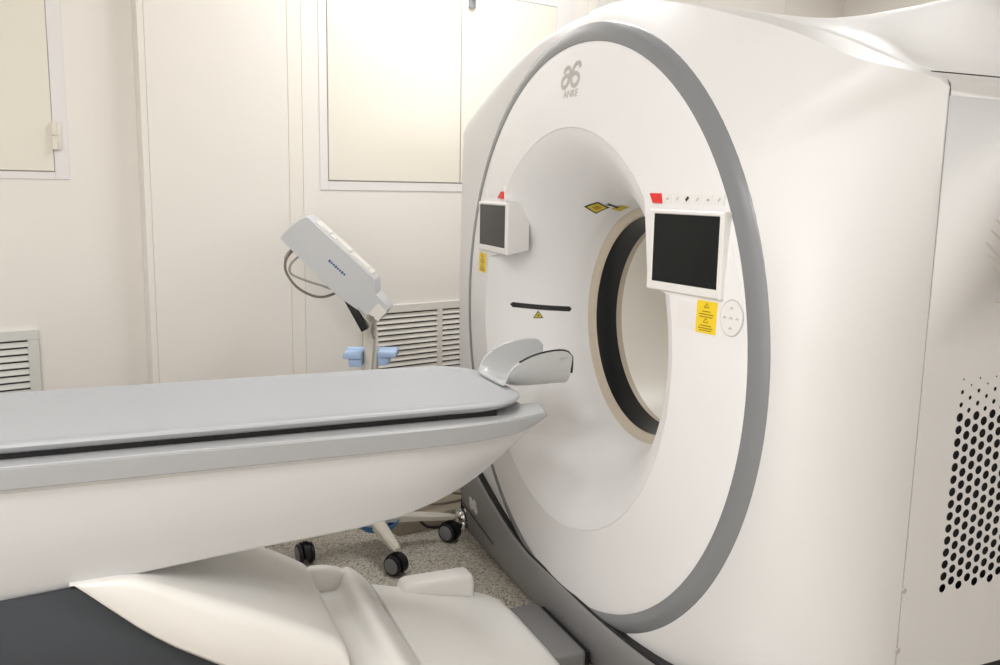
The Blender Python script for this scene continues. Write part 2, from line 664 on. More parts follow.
# grey ring
rg = MB()
prof = [(0.8635, 0.006), (0.8625, 0.0005)]
for i in range(17):
    u = i / 16
    bul = 0.0055 * sin(pi * u)
    prof.append((0.8615 - 0.0505 * u + bul * 0.335, -0.0010 - 0.0168 * u - bul * 0.94))
prof.append((0.8095, -0.0165))
rg.lathe(prof, (0, 0, ZC), 'x', 160)
rg.build('ring', 'ring', G, angle=60)

# front face disc, gently domed
fc = MB()
prof = [(0.812, -0.0150)]
for i in range(0, 13):
    r = 0.8095 - (0.8095 - 0.5805) * i / 12
    u = i / 12
    prof.append((r, -0.0165 - 0.0325 * (u * 1.25 - 0.25 * u * u)))
prof += [(0.5795, -0.0485), (0.5785, -0.0462), (0.5775, -0.0485)]
fc.lathe(prof, (0, 0, ZC), 'x', 160)
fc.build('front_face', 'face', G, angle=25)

DISH = [(-.0485, .577), (-.045, .565), (-.035, .541), (0, .493), (.05, .445), (.11, .403), (.18, .373), (.240, .361)]


def dish_r(x):
    return smooth_tab(DISH, x)


ds = MB()
prof = [(.5775, -.0485)]
for i in range(1, 41):
    x = -.0485 + (.240 + .0485) * i / 40
    prof.append((dish_r(x), x))
ds.lathe(prof, (0, 0, ZC), 'x', 128)
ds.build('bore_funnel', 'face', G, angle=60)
b = MB()
b.lathe([(.3615, .239), (.359, .242), (.351, .245), (.339, .251), (.335, .258)], (0, 0, ZC), 'x', 96)
b.build('bore_ring', 'creamring', G, label='beige ring at the mouth of the opening')
b = MB()
b.lathe([(.335, .258), (.327, .285), (.320, .315), (.318, .326)], (0, 0, ZC), 'x', 96)
b.build('scan_window', 'window', G, label='black band around the inside of the opening')
b = MB()
b.lathe([(.318, .326), (.319, .335), (.321, .348)], (0, 0, ZC), 'x', 96)
b.build('bore_ring', 'creamring', G, label='beige ring behind the black band')
b = MB()
b.lathe([(.321, .348), (.326, .40), (.345, .52), (.385, .66), (.46, .78), (.56, .86)], (0, 0, ZC), 'x', 96)
b.build('rear_funnel', 'borewhite', G, angle=60)

# top cover: arch at the joint rising to a level rear crest
tc = MB()
XS = [SEAM + 0.0015, SEAM + 0.006, 0.32, 0.38, 0.44, 0.50, 0.55, 0.59, 0.62, 0.64, 0.70, 0.78, 0.84, 0.865]
rows = []
YS = [-0.948 + 1.896 * i / 60 for i in range(61)]
for i, x in enumerate(XS):
    u = min(max((x - 0.42) / 0.21, 0), 1)
    u = u * u * (3 - 2 * u)
    row = []
    for y in YS:
        z0 = smooth_tab(ARCHN if y < 0 else NEAR, abs(y))
        e = min(max((0.95 - abs(y)) / 0.20, 0), 1)
        zb = z0 + max(0.0, 1.872 - z0) * (e * e * (3 - 2 * e))
        z = z0 + (zb - z0) * u
        if i == 0:
            z -= 0.002
        if i == len(XS) - 1:
            z -= 0.02
        row.append((x, y * (FARW / SIDE_Y if y > 0 else 1), z))
    rows.append(row)
rows.append([(0.872, p[1], p[2] - 0.06) for p in rows[-1]])
tc.grid(rows)
tc.build('top_cover', 'whitetop', G, angle=40)

# side covers
PX0, PX1 = SEAM + 0.002, 0.865
HX0, HZ0, PC, PR = 0.376, 0.5655, 0.0243, 0.0273   # perforation: start, column and row pitch
NCOL, NROW = 17, 18


def side_cover(sgn, wd, holes):
    sc = MB()
    Y = sgn * wd
    # chamfer and rounded top corner
    prof = [(0.9525 * wd / SIDE_Y, 1.6505), (0.975 * wd, 1.640), (0.990 * wd, 1.632), (0.998 * wd, 1.623), (wd, 1.612), (wd, 1.60)]
    sc.grid([[(x, sgn * yy, zz) for yy, zz in prof] for x in (PX0, 0.5, PX1)])
    zb = 0.356
    if not holes:
        sc.grid([[(PX0, Y, 1.60), (PX0, Y, zb)], [(PX1, Y, 1.60), (PX1, Y, zb)]])
    else:
        hx1 = HX0 + NCOL * PC
        zt = HZ0 + (NROW + 1) * PR
        zl = HZ0 - PR
        sc.face([(PX0, Y, zb), (PX1, Y, zb), (PX1, Y, zl), (PX0, Y, zl)])
        sc.face([(PX0, Y, zt), (PX1, Y, zt), (PX1, Y, 1.60), (PX0, Y, 1.60)])
        sc.face([(PX0, Y, zl), (HX0, Y, zl), (HX0, Y, zt), (PX0, Y, zt)])
        sc.face([(hx1, Y, zl), (PX1, Y, zl), (PX1, Y, zt), (hx1, Y, zt)])
        for c in range(NCOL):
            xa = HX0 + c * PC
            xb = xa + PC
            off = 0.5 * PR if c % 2 else 0.0
            za = HZ0 - PR / 2 + off
            sc.face([(xa, Y, zl), (xb, Y, zl), (xb, Y, za), (xa, Y, za)])
            nr = NROW - (1 if c % 2 else 0)
            for k in range(nr):
                z0 = za + k * PR
                z1 = z0 + PR
                top = nr - 1 - k
                r = (0.0026, 0.0048, 0.0056)[top] if top < 3 else 0.0101
                cx, cz = (xa + xb) / 2, (z0 + z1) / 2
                K = 16
                inner = [(cx + r * cos(2 * pi * (q + .5) / K), cz + r * sin(2 * pi * (q + .5) / K)) for q in range(K)]
                outer = []
                for q in range(K):
                    a = 2 * pi * (q + .5) / K
                    dx, dz = cos(a), sin(a)
                    s = min((PC / 2) / max(abs(dx), 1e-9), (PR / 2) / max(abs(dz), 1e-9))
                    outer.append((cx + dx * s, cz + dz * s))
                cor = {1: (xb, z1), 5: (xa, z1), 9: (xa, z0), 13: (xb, z0)}
                for q in range(K):
                    j = (q + 1) % K
                    poly = [outer[q], outer[j], inner[j], inner[q]]
                    if q in cor:
                        poly = [outer[q], cor[q], outer[j], inner[j], inner[q]]
                    sc.face([(p[0], Y, p[1]) for p in poly])
                    sc.face([(inner[q][0], Y, inner[q][1]), (inner[j][0], Y, inner[j][1]),
                             (inner[j][0], Y - sgn * 0.0012, inner[j][1]), (inner[q][0], Y - sgn * 0.0012, inner[q][1])])
            ze = za + nr * PR
            sc.face([(xa, Y, ze), (xb, Y, ze), (xb, Y, zt), (xa, Y, zt)])
    # turned-in edges
    for x in (PX0, PX1):
        sc.face([(x, Y, zb), (x, Y, 1.60), (x, Y - sgn * 0.012, 1.60), (x, Y - sgn * 0.012, zb)])
    sc.face([(PX0, Y, zb), (PX1, Y, zb), (PX1, Y - sgn * 0.012, zb), (PX0, Y - sgn * 0.012, zb)])
    o = sc.build('side_cover', 'white', G, angle=35)
    if holes:
        o['label'] = 'side cover with a black perforated air grille'
        MB().box(0.36, 0.84, Y - sgn * 0.04, Y - sgn * 0.022, 0.45, 1.12).build('grille_mesh', 'black', o, smooth=False)
        for (x0, z0, x1, z1) in ((.411, 1.316, .465, 1.279), (.422, 1.340, .470, 1.312), (.434, 1.361, .476, 1.338), (.421, 1.289, .470, 1.265), (.440, 1.264, .480, 1.246), (.45, 1.378, .485, 1.36), (.458, 1.19, .49, 1.188)):
            e = MB()
            ribbon(e, [(x0, Y, z0), ((x0 + x1) / 2, Y, (z0 + z1) / 2), (x1, Y, z1)], [0.003, 0.005, 0.003], (0, sgn, 0))
            e.build('emblem_stroke', 'vlgrey', o, smooth=False)
        for (x, z) in ((0.268, 0.580), (0.266, 0.444)):
            s = MB()
            s.tube([(x + 0.004, Y + 0.002, z), (x + 0.004, Y - 0.004, z)], 0.006, 12)
            s.build('screw', 'lgrey', o)
    return o


side_cover(-1, SIDE_Y, True)
side_cover(1, FARW, False)
bc = MB()
bc.loft([[(x, y * .992, ZC + (z - ZC) * .992) for y, z in LOOP if True] for x in (0.845, 0.87)], cap=False)
RB = [(0.87, y * .992, ZC + (z - ZC) * .992) for y, z in LOOP]
RI = []
for x, y, z in RB:
    L = hypot(y, z - ZC)
    RI.append((0.86, y / L * 0.56, ZC + (z - ZC) / L * 0.56))
bc.grid([RB, RI], closed=True)
bc.build('back_cover', 'white', G, angle=35)

# dark plinth under the covers
pl = MB()
pl.box(0.12, 0.84, -0.975, 0.975, 0.0, 0.40, bev=0.02)
pl.build('plinth', 'dark', G)

# grey skirt in front of the base: dipping top edge, leaning back towards the floor
SK = [(0, .203), (.15, .205), (.25, .208), (.40, .232), (.53, .268), (.70, .325), (.82, .372), (.90, .402), (.97, .42), (1.0, .428)]
SKN = [(0, .203), (.15, .200), (.25, .200), (.40, .206), (.55, .220), (.70, .255), (.82, .305), (.90, .345), (1.0, .385)]
NY = 48
SKW = 0.992


def skirt_loop(y, f, b, top_add=0.0):
    a = abs(y)
    zt = smooth_tab(SKN if y < 0 else SK, a) + top_add
    bow = 0.03 * (a / 0.975) ** 2
    xt, xb = -0.030 + bow * 0.2, 0.016 + bow
    zb = 0.012 if a < 0.957 else 0.112
    xq = xb + (xt - xb) * (zb - 0.012) / (zt - 0.012)
    return [(xq, y, zb), (xt + 0.004, y, zt - 0.012), (xt + 0.008, y, zt - 0.003), (xt + 0.014, y, zt), (xt + b, y, zt), (xq + b, y, zb)]


sk = MB()
sk.loft([skirt_loop(y, 0, 0.030) for y in sorted([-SKW + 2 * SKW * i / NY for i in range(NY + 1)] + [-.9575, -.9565, .9565, .9575])])
skirt = sk.build('skirt', 'skirt', G, angle=50)
ga = MB()
gl = []
for i in range(NY + 1):
    y = -0.985 + 1.97 * i / NY
    L = skirt_loop(y, 0, 0.03)
    zt = L[3][2]
    xf = L[3][0] - 0.003
    gl.append([(xf, y, zt - 0.02), (xf, y, zt + 0.0085), (xf + .03, y, zt + 0.0085), (xf + .03, y, zt - 0.02)])
ga.loft(gl)
ga.build('black_seal', 'black', skirt, label='black strip along the top edge')


def skirt_front(y, z):
    a = abs(y)
    zt = smooth_tab(SKN if y < 0 else SK, a)
    bow = 0.03 * (a / 0.975) ** 2
    xt, xb = -0.026 + bow * 0.2, 0.016 + bow
    t = (z - 0.012) / (zt - 0.024)
    return xb + (xt - xb) * t


sl = MB()
sll = []
for i in range(13):
    y = 0.62 + 0.365 * i / 12
    zc = 0.090 + 0.036 * i / 12
    sll.append([(skirt_front(y, zc - .004) - .0012, y, zc - .004), (skirt_front(y, zc + .004) - .0012, y, zc + .004),
                (skirt_front(y, zc) + .01, y, zc + .004), (skirt_front(y, zc) + .01, y, zc - .004)])
sl.loft(sll)
sl.build('slot', 'black', skirt, label='thin black slot near the far end')
ft = MB()
ft.lathe([(0.0005, 0.088), (0.016, 0.086), (0.032, 0.078), (0.042, 0.060), (0.044, 0.046), (0.041, 0.038), (0.045, 0.028), (0.045, 0.004), (0.0005, 0.003)], (0.045, 1.028, 0), 'z', 24)
ft.build('levelling_foot', 'chrome', G, label='domed chrome levelling foot at the far corner')
ft = MB()
ft.tube([(0.045, 1.028, 0.08), (0.045, 1.028, 0.125), (0.07, 0.96, 0.14)], 0.010, 10)
ft.build('foot_bolt', 'black', G)


# maker's mark: two mirrored curls over the word
def face_x(y, z):
    r = hypot(y, z - ZC)
    u = (0.8095 - r) / (0.8095 - 0.5805)
    return -0.0165 - 0.0325 * (u * 1.25 - 0.25 * u * u)


GL = [  # strokes in a 1 x 1 box, x to the right, y up
    [(0.10, 0.62), (0.13, 0.76), (0.28, 0.84), (0.40, 0.76), (0.42, 0.60), (0.40, 0.40), (0.42, 0.20)],
    [(0.40, 0.50), (0.24, 0.52), (0.08, 0.40), (0.06, 0.20), (0.18, 0.05), (0.32, 0.10), (0.42, 0.28)],
    [(0.94, 0.76), (0.88, 0.92), (0.74, 0.94), (0.62, 0.84), (0.55, 0.62), (0.52, 0.40), (0.58, 0.20)],
    [(0.55, 0.48), (0.70, 0.56), (0.88, 0.48), (0.95, 0.28), (0.86, 0.10), (0.72, 0.06), (0.58, 0.18)],
]


def glyph(mb, place, nrm, wd):
    for st in GL:
        pts = catmull([Vector((a, b, 0)) for a, b in st], 6)
        ribbon(mb, [place(p.x, p.y) for p in pts], wd, nrm, 0.0008)


def logo_place(a, b):
    y = 0.070 - 0.112 * a
    z = 1.689 + 0.070 * b
    return (face_x(y, z) - 0.0003, y, z)


lg = MB()
glyph(lg, logo_place, (-1, 0, 0), 0.0125)
lg.build('logo', 'lgrey', G, smooth=False)


def logo_text(c):
    y = 0.000 - c.x * 1.15
    z = 1.6635 + c.y
    return Vector((face_x(y, z) - 0.0004 - c.z, y, z))


text_mesh('ANKE', 0.029, logo_text, 'logo_text', 'lgrey', G)
lg = MB()


def sk_place(a, b):
    y = 0.872 - 0.098 * a
    z = 0.150 + 0.050 * b
    return (skirt_front(y, z) - 0.0008, y, z)


glyph(lg, sk_place, (-1, 0, 0), 0.014)
lg.build('logo', 'silver', skirt, smooth=False, label='small silver maker mark')

# ---- control panels (one each side of the opening)
def skin_x(y, z):
    r = hypot(y, z - ZC)
    return face_x(y, z) if r > .5805 else -.0490


def conform(mb, outline, lift, back=0.004, n=14):
    """thin plate that follows the domed face; outline (y, z) is star-shaped about its centre"""
    cy = sum(p[0] for p in outline) / len(outline)
    cz = sum(p[1] for p in outline) / len(outline)
    dense = []
    for a, b in zip(outline, outline[1:] + outline[:1]):
        for k in range(6):
            dense.append((a[0] + (b[0] - a[0]) * k / 6, a[1] + (b[1] - a[1]) * k / 6))
    loops = []
    for k in range(n, 0, -1):
        f = k / n
        loops.append([(skin_x(cy + (y - cy) * f, cz + (z - cz) * f) - lift, cy + (y - cy) * f, cz + (z - cz) * f) for y, z in dense])
    edge = [(p[0] + lift + back, p[1], p[2]) for p in loops[0]]
    mb.loft([edge] + loops + [[(skin_x(cy, cz) - lift, cy + (y - cy) * .001, cz + (z - cz) * .001) for y, z in dense]], cap=False)


def panel(sgn, y0, y1, z0, z1, fxi, fxo, name_label):
    """y0 inner, y1 outer (absolute); the display front follows the domed face from fxi to fxo"""
    Y = lambda a: sgn * a
    top = 1.419
    if sgn < 0:
        outline = [(-.425, top), (-.683, top), (-.735, 1.30), (-.778, 1.20), (-.797, 1.092), (-.588, 1.095), (-.578, 1.16), (-.46, 1.19)]
    else:
        outline = [(.688, 1.410), (.440, 1.413), (.420, 1.36), (.400, 1.20), (.575, 1.17), (.575, 1.105), (.699, 1.105), (.72, 1.25)]
    p = MB()
    conform(p, outline, 0.0014)
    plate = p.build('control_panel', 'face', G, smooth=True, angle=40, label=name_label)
    hb = MB()
    sy0, sy1, sz0, sz1 = (y0 + 0.019, y1 - 0.012, z0 + 0.021, z1 - 0.010)
    fx = 0.0

    def rect(a0, a1, b0, b1, x):
        def P(a, b):
            if x > 0.03:
                return (0.015, Y(a), b)
            return (fxi + (fxo - fxi) * (a - y0) / (y1 - y0) + x, Y(a), b)
        return [P(a0, b0), P(a1, b0), P(a1, b1), P(a0, b1)]
    bx = 0.05
    loops = [rect(y0 + 0.006, y1 - 0.006, z0 + 0.016, z1 - 0.004, bx), rect(y0, y1, z0 + 0.003, z1, fx + 0.012), rect(y0, y1, z0, z1, fx + 0.004), rect(y0 + 0.003, y1 - 0.003, z0 + 0.003, z1 - 0.003, fx),
             rect(sy0 - 0.002, sy1 + 0.002, sz0 - 0.002, sz1 + 0.002, fx), rect(sy0, sy1, sz0, sz1, fx + 0.002)]
    hb.grid(loops, closed=True)
    disp = hb.build('display', 'bezel', plate, smooth=False)
    gl_ = MB()
    gl_.loft([rect(sy0, sy1, sz0, sz1, .0018), rect(sy0, sy1, sz0, sz1, .006)])
    gl_.build('screen', 'screen', plate, smooth=False, label='dark glass screen')
    return plate


pn = panel(-1, 0.477, 0.729, 1.1765, 1.3655, -0.066, -0.040, 'control panel right of the opening with a dark screen and red button')
pf = panel(1, 0.365, 0.659, 1.191, 1.360, -0.068, -0.050, 'control panel left of the opening with a dark screen and red button')


def keycap(parent, name, mt, poly, h):
    k = MB()
    conform(k, poly, 0.0014 + h, back=0.0, n=3)
    return k.build(name, mt, parent, smooth=False)


def sx(y, z, l=0.0):
    return (skin_x(y, z) - 0.0015 - l, y, z)


keycap(pn, 'red_button', 'red', [(-.453, 1.402), (-.494, 1.402), (-.501, 1.379), (-.469, 1.379)], 0.004)
keycap(pf, 'red_button', 'red', [(.485, 1.374), (.452, 1.396), (.434, 1.396), (.430, 1.372)], 0.006)
for i in range(6):
    y = -0.520 - i * 0.0335
    keycap(pn, 'key', 'bezel', [(y + .014, 1.401), (y - .014, 1.401), (y - .014, 1.380), (y + .014, 1.380)], 0.0012)
    s = MB()
    if i == 2:
        ribbon(s, [sx(y + .004, 1.387, .0014), sx(y - .004, 1.395, .0014)], 0.007, (-1, 0, 0))
    elif i % 2:
        ribbon(s, [sx(y + .003, 1.387, .0014), sx(y - .003, 1.394, .0014)], 0.003, (-1, 0, 0))
    else:
        ribbon(s, [sx(y + .004, 1.388, .0014), sx(y, 1.391, .0014), sx(y - .004, 1.388, .0014)], 0.004, (-1, 0, 0))
    s.build('key_symbol', 'ink' if i == 2 else 'lgrey', pn, smooth=False)
for i in range(3):
    y = 0.650 - i * 0.045
    keycap(pf, 'key', 'bezel', [(y + .018, 1.399), (y - .016, 1.399), (y - .016, 1.377), (y + .018, 1.377)], 0.0012)
st = MB()
conform(st, [(-.588, 1.160), (-.652, 1.161), (-.652, 1.098), (-.592, 1.100)], 0.0018, n=4)
st.build('white_sticker', 'dframe', pn)


def warning(parent, ya, yb, za, zb):
    s = MB()
    conform(s, [(ya, zb), (yb, zb), (yb, za), (ya, za)], 0.0022, n=4)
    st_ = s.build('warning_sticker', 'yellow', parent, label='yellow warning sticker with small dark print')
    t = MB()
    h_ = zb - za
    w_ = yb - ya
    f = lambda a, b: sx(ya + w_ * a, zb - h_ * b, .0010)
    for (a, b) in ((0.5, 0.16), (0.5, 0.62)):
        ribbon(t, [f(a - .12, b + .04), f(a, b - .09), f(a + .12, b + .04), f(a - .12, b + .04)], 0.0025, (-1, 0, 0), .0004)
    for b, a0, a1 in ((0.32, .3, .7), (0.41, .14, .86), (0.49, .18, .82), (0.76, .22, .78), (0.84, .14, .86), (0.91, .2, .8)):
        ribbon(t, [f(a0, b), f((a0 + a1) / 2, b), f(a1, b)], 0.0024, (-1, 0, 0), .0004)
    t.build('sticker_print', 'inkbrown', st_, smooth=False)


warning(pn, -.652, -.714, 1.097, 1.169)
warning(pf, .681, .586, 1.112, 1.180)
KC = (-.757, 1.141)
kp = MB()
conform(kp, [(KC[0] + .031 * cos(q * pi / 12), KC[1] + .038 * sin(q * pi / 12)) for q in range(24)], 0.0035, back=0.0, n=3)
kpo = kp.build('round_keypad', 'bezel', pn, angle=30)
t = MB()
ribbon(t, [sx(KC[0] + .0325 * cos(q * pi / 20), KC[1] + .0395 * sin(q * pi / 20)) for q in range(41)], 0.0018, (-1, 0, 0), .0006)
for (dy, dz) in ((0, .022), (0, -.022), (.018, 0), (-.018, 0), (0, 0)):
    y, z = KC[0] + dy, KC[1] + dz
    ribbon(t, [sx(y + .004, z - .002, .0024), sx(y, z + .002, .0024), sx(y - .004, z - .002, .0024)], 0.0025, (-1, 0, 0))
t.build('keypad_print', 'lgrey', kpo, smooth=False)


# ---- details on the funnel
def dpt(x, ang, lift=0.0):
    r = dish_r(x)
    dr = (dish_r(x + .002) - dish_r(x - .002)) / .004
    nx, nr = dr, -1.0
    L = hypot(nx, nr)
    nx, nr = nx / L, nr / L
    a = rad(ang)
    x2, r2 = x + nx * lift, r + nr * lift
    return Vector((x2, r2 * cos(a), ZC + r2 * sin(a)))


def dish_patch(mb, us, half, ang0, lift=0.0012):
    """strip along x at angle ang0 (deg); half = half width in metres per sample"""
    rows = []
    for x, hw, c in zip(us, half, ang0):
        r = dish_r(x)
        da = math.degrees(hw / r)
        rows.append([dpt(x, c + da, -0.001), dpt(x, c + da, lift), dpt(x, c - da, lift), dpt(x, c - da, -0.001)])
    mb.loft(rows)


def laser_slot(a0, a1, x0=0.004, x1=0.182):
    n = 26
    us = [x0 + (x1 - x0) * i / n for i in range(n + 1)]
    hw = 0.0085
    ln = 0.2
    half = []
    for i in range(n + 1):
        d = min(i, n - i) / n * ln
        half.append(hw if d > hw else sqrt(max(hw * hw - (hw - d) ** 2, 0)) + 0.0005)
    s = MB()
    dish_patch(s, us, half, [a0 + (a1 - a0) * i / n for i in range(n + 1)])
    return s.build('laser_slot', 'black', G, smooth=True)


laser_slot(1.55, 0.8)


def on_dish(y, z, lift):
    """point of the funnel surface whose angle is that of (y, z) and whose radius matches"""
    r = hypot(y, z - ZC)
    lo, hi = -.04, .240
    for _ in range(40):
        md = (lo + hi) / 2
        if dish_r(md) > r:
            lo = md
        else:
            hi = md
    return dpt(lo, math.degrees(math.atan2(z - ZC, y)), lift)


def dish_quad(mb, corners, n=6, lift=0.0012):
    """corners given as (x, angle)"""
    (x0, a0), (x1, a1), (x2, a2), (x3, a3) = corners
    rows = []
    for i in range(n + 1):
        u = i / n
        row = []
        for j in range(n + 1):
            v = j / n
            x = (x0 * (1 - u) + x1 * u) * (1 - v) + (x3 * (1 - u) + x2 * u) * v
            a = (a0 * (1 - u) + a1 * u) * (1 - v) + (a3 * (1 - u) + a2 * u) * v
            row.append(dpt(x, a, lift))
        rows.append(row)
    mb.grid(rows)


dm = [(0.115, 62.8), (0.132, 71.5), (0.173, 71.0), (0.159, 61.2)]
cx_ = sum(p[0] for p in dm) / 4
ca_ = sum(p[1] for p in dm) / 4
s = MB()
dish_quad(s, dm, lift=0.0012)
so = s.build('laser_sticker', 'ink', G, label='yellow laser sticker with a dark border')
s = MB()
dish_quad(s, [(cx_ + (x - cx_) * .78, ca_ + (a - ca_) * .78) for x, a in dm], lift=0.0020)
s.build('sticker_fill', 'olive', so)
s = MB()
dish_quad(s, [(cx_ + (x - cx_) * .4, ca_ + (a - ca_) * .4) for x, a in dm], lift=0.0024)
s.build('sticker_print', 'inkbrown', so)
dm = [(0.178, 70), (0.188, 78), (0.216, 78), (0.212, 70)]
s = MB()
dish_quad(s, dm, lift=0.0012)
so = s.build('laser_sticker', 'olive', G)
s = MB()
for dx in (-0.006, 0.006):
    rows = []
    pts = [dpt(0.155 + 0.035 * i / 6, 73.5 + dx * 300 * (i / 6 - .5) + 0.8 * i / 6, 0.0022) for i in range(7)]
    ribbon(s, pts, 0.006, (pts[3] - Vector((pts[3].x, 0, ZC))) * -1)
s.build('sticker_print', 'ink', so, smooth=False)
# small laser triangle under the far slot
s = MB()
tri = [(0.080, -0.35), (0.0665, -3.9), (0.0955, -3.9)]
def dtri(mb, sc, lift):
    cx = sum(p[0] for p in tri) / 3
    ca = sum(p[1] for p in tri) / 3
    mb.face([dpt(cx + (x - cx) * sc, ca + (a - ca) * sc, lift) for x, a in tri])
dtri(s, 1.0, 0.003)
so = s.build('laser_triangle', 'ink', G, smooth=False, label='small yellow warning triangle under the slot')
s = MB()
dtri(s, 0.72, 0.0036)
s.build('sticker_fill', 'olive', so, smooth=False)
s = MB()
dtri(s, 0.25, 0.0042)
s.build('sticker_print', 'ink', so, smooth=False)

# ================================================================== PATIENT TABLE
T = thing('patient_table', 'long white and grey patient table on a sloping pedestal, reaching toward the scanner opening', 'table', (-1.3, 0, 0))
XL = -2.75


# grey rail / tray: two arms either side of an open slot at the front
def arm_hw(x):
    return smooth_tab([(-.60, .300), (-.47, .299), (-.38, .291), (-.29, .275), (-.208, .249)], x)


def rail_plan(off, zfun, inset=0.0):
    outer = [(x, -(arm_hw(x) - inset + off)) for x in (XL, -2.0, -1.2, -.8, -.60, -.53, -.47, -.42, -.38, -.33, -.29, -.25, -.225)]
    outer += [(-.207 - inset * .5, -.249 + inset - off * .5), (-.1785 - inset * .5, -.147), (-.188 - inset * .5, -.138), (-.60, -.138)]
    loop = outer + [(x, -y) for x, y in reversed(outer)]
    return [(x, y, zfun(x)) for x, y in loop]


def rail_bot(x):
    return smooth_tab([(-.60, .780), (-.47, .7805), (-.36, .784), (-.29, .790), (-.24, .803), (-.207, .8175), (-.17, .8185)], x)


tr = MB()
tr.loft([rail_plan(-.003, lambda x: rail_bot(x) - .003), rail_plan(.003, rail_bot), rail_plan(.003, lambda x: min(rail_bot(x) + .004, .819)), rail_plan(-.001, lambda x: .8205), rail_plan(-.005, lambda x: .8235)])
tr.build('side_rail', 'rail', T, angle=40, label='grey rail around the tabletop')
tr = MB()
tr.loft([rail_plan(0, lambda x: .8225, .008), rail_plan(0, lambda x: .8250, .009)])
tr.build('tray', 'tray', T, angle=40)
# black runner gap
MB().box(XL + .02, -0.345, -.232, .232, .824, .842).build('runner', 'black', T, smooth=False)


def cradle_loop(hw, tip, rc, z):
    pts = [(XL + .01, -hw, z), (-1.5, -hw, z), (-.8, -hw, z)]
    for i in range(13):
        a = pi / 2 * i / 12
        pts.append((tip - rc + rc * sin(a), -hw + rc - rc * cos(a), z))
    far = [(x, -y, zz) for x, y, zz in reversed(pts)]
    return pts + far


cr = MB()
cr.loft([cradle_loop(.222, -.31, .12, .838), cradle_loop(.240, -.275, .13, .840), cradle_loop(.256, -.250, .14, .848), cradle_loop(.263, -.243, .145, .857), cradle_loop(.262, -.244, .145, .861),
         cradle_loop(.257, -.248, .14, .8635), cradle_loop(.250, -.255, .135, .8640), cradle_loop(.244, -.261, .13, .8625), cradle_loop(.19, -.30, .10, .8600)])
cr.build('tabletop', 'cradle', T, angle=50, label='light grey flat sliding top')

# hull
HB = [(-2.75, .455), (-1.5, .495), (-1.2, .518), (-.97, .537), (-.70, .555), (-.60, .570), (-.50, .594), (-.42, .622), (-.35, .657), (-.28, .703), (-.24, .740), (-.215, .795)]
hl = MB()
loops = []
for x in (XL, -2.2, -1.8, -1.5, -1.2, -.97, -.8, -.7, -.6, -.55, -.5, -.46, -.42, -.38, -.34, -.30, -.27, -.245, -.23, -.22, -.214):
    wt = arm_hw(x) - .008
    zb = smooth_tab(HB, x)
    zt = rail_bot(x) - .002
    bw = wt * (.70 if x < -.6 else .70 - .14 * min((x + .6) / .4, 1))
    h_ = max(zt - zb, .012)
    zb = zt - h_
    e = min(.012, h_ * .3)
    half = [(wt, zt), (wt - .003, zt - e * .7), (wt - .008, zt - e)]
    for i in range(1, 6):
        u = i / 6
        half.append((wt - .008 + (bw + .010 - wt + .008) * u + .010 * sin(pi * u), zt - e - (h_ - 2 * e) * u))
    for i in range(5):
        a = pi / 2 * i / 4
        half.append((bw + .010 - .03 * (1 - cos(a)), zb + e - e * sin(a)))
    loops.append([(x, -y, z) for y, z in half] + [(x, y, z) for y, z in reversed(half)])
hl.loft(loops)
hl.build('table_body', 'twhite', T, angle=40, label='white boat-shaped body under the rail')


# pedestal: dark column, white sloping shroud, grooved rim, ramp
def extr(prof, y0, y1, bev, name, mt, angle=35, label=None, parent=None):
    """side profile (x, z) swept between two y planes, the two side outlines rounded over"""
    p = MB()
    a = [p.v((q[0], y0, q[1])) for q in prof]
    b_ = [p.v((q[0], y1, q[1])) for q in prof]
    n = len(prof)
    for i in range(n):
        p.bm.faces.new((a[i], a[(i + 1) % n], b_[(i + 1) % n], b_[i]))
    p.bm.faces.new(a)
    p.bm.faces.new(list(reversed(b_)))
    if bev:
        es = [e for e in p.bm.edges if abs(e.verts[0].co.y - e.verts[1].co.y) < 1e-6]
        bmesh.ops.bevel(p.bm, geom=es, offset=bev, segments=4, affect='EDGES', profile=0.5, clamp_overlap=True)
    return p.build(name, mt, parent or T, angle=angle, label=label)


def beam_loop(x, hw, zt, zb, r):
    r = min(r, (zt - zb) * .48)
    half = [(hw - r * .4, zb), (hw, zb + r * .4), (hw, zt - r)]
    for i in range(1, 7):
        a = pi / 2 * i / 6
        half.append((hw - r + r * cos(a), zt - r + r * sin(a)))
    return [(x, -y, z) for y, z in half] + [(x, y, z) for y, z in reversed(half)]


extr([(-2.45, .0), (-2.45, .475), (-1.49, .505), (-1.30, .515), (-1.24, .46), (-1.19, .400), (-1.13, .348), (-1.06, .299), (-.98, .235), (-.88, .19), (-.78, .15), (-.76, .02), (-.78, .0)],
     -.228, .228, .004, 'column', 'dark', label='dark grey lower body at the left')
STOP = [(-1.50, .526), (-1.352, .5252), (-1.30, .5265), (-1.227, .522), (-1.12, .477), (-.979, .412), (-.85, .344), (-.775, .298), (-.755, .280), (-.745, .255)]
SBOT = [(-1.50, .523), (-1.352, .5245), (-1.282, .458), (-1.213, .394), (-1.151, .347), (-1.08, .302), (-.98, .240), (-.88, .198), (-.745, .150)]
sh = MB()
sh.loft([beam_loop(x, lerp_tab([(-1.352, .236), (-1.227, .252), (-1.05, .272)], x), smooth_tab(STOP, x), lerp_tab(SBOT, x), lerp_tab([(-1.352, .006), (-1.227, .02), (-1.05, .04)], x)) for x in
         (-1.362, -1.352, -1.33, -1.30, -1.26, -1.227, -1.19, -1.15, -1.10, -1.05, -.979, -.92, -.85, -.80, -.775, -.765, -.755, -.749, -.745)])
sh.build('shroud', 'bwhite', T, angle=50, label='white sloping shroud')
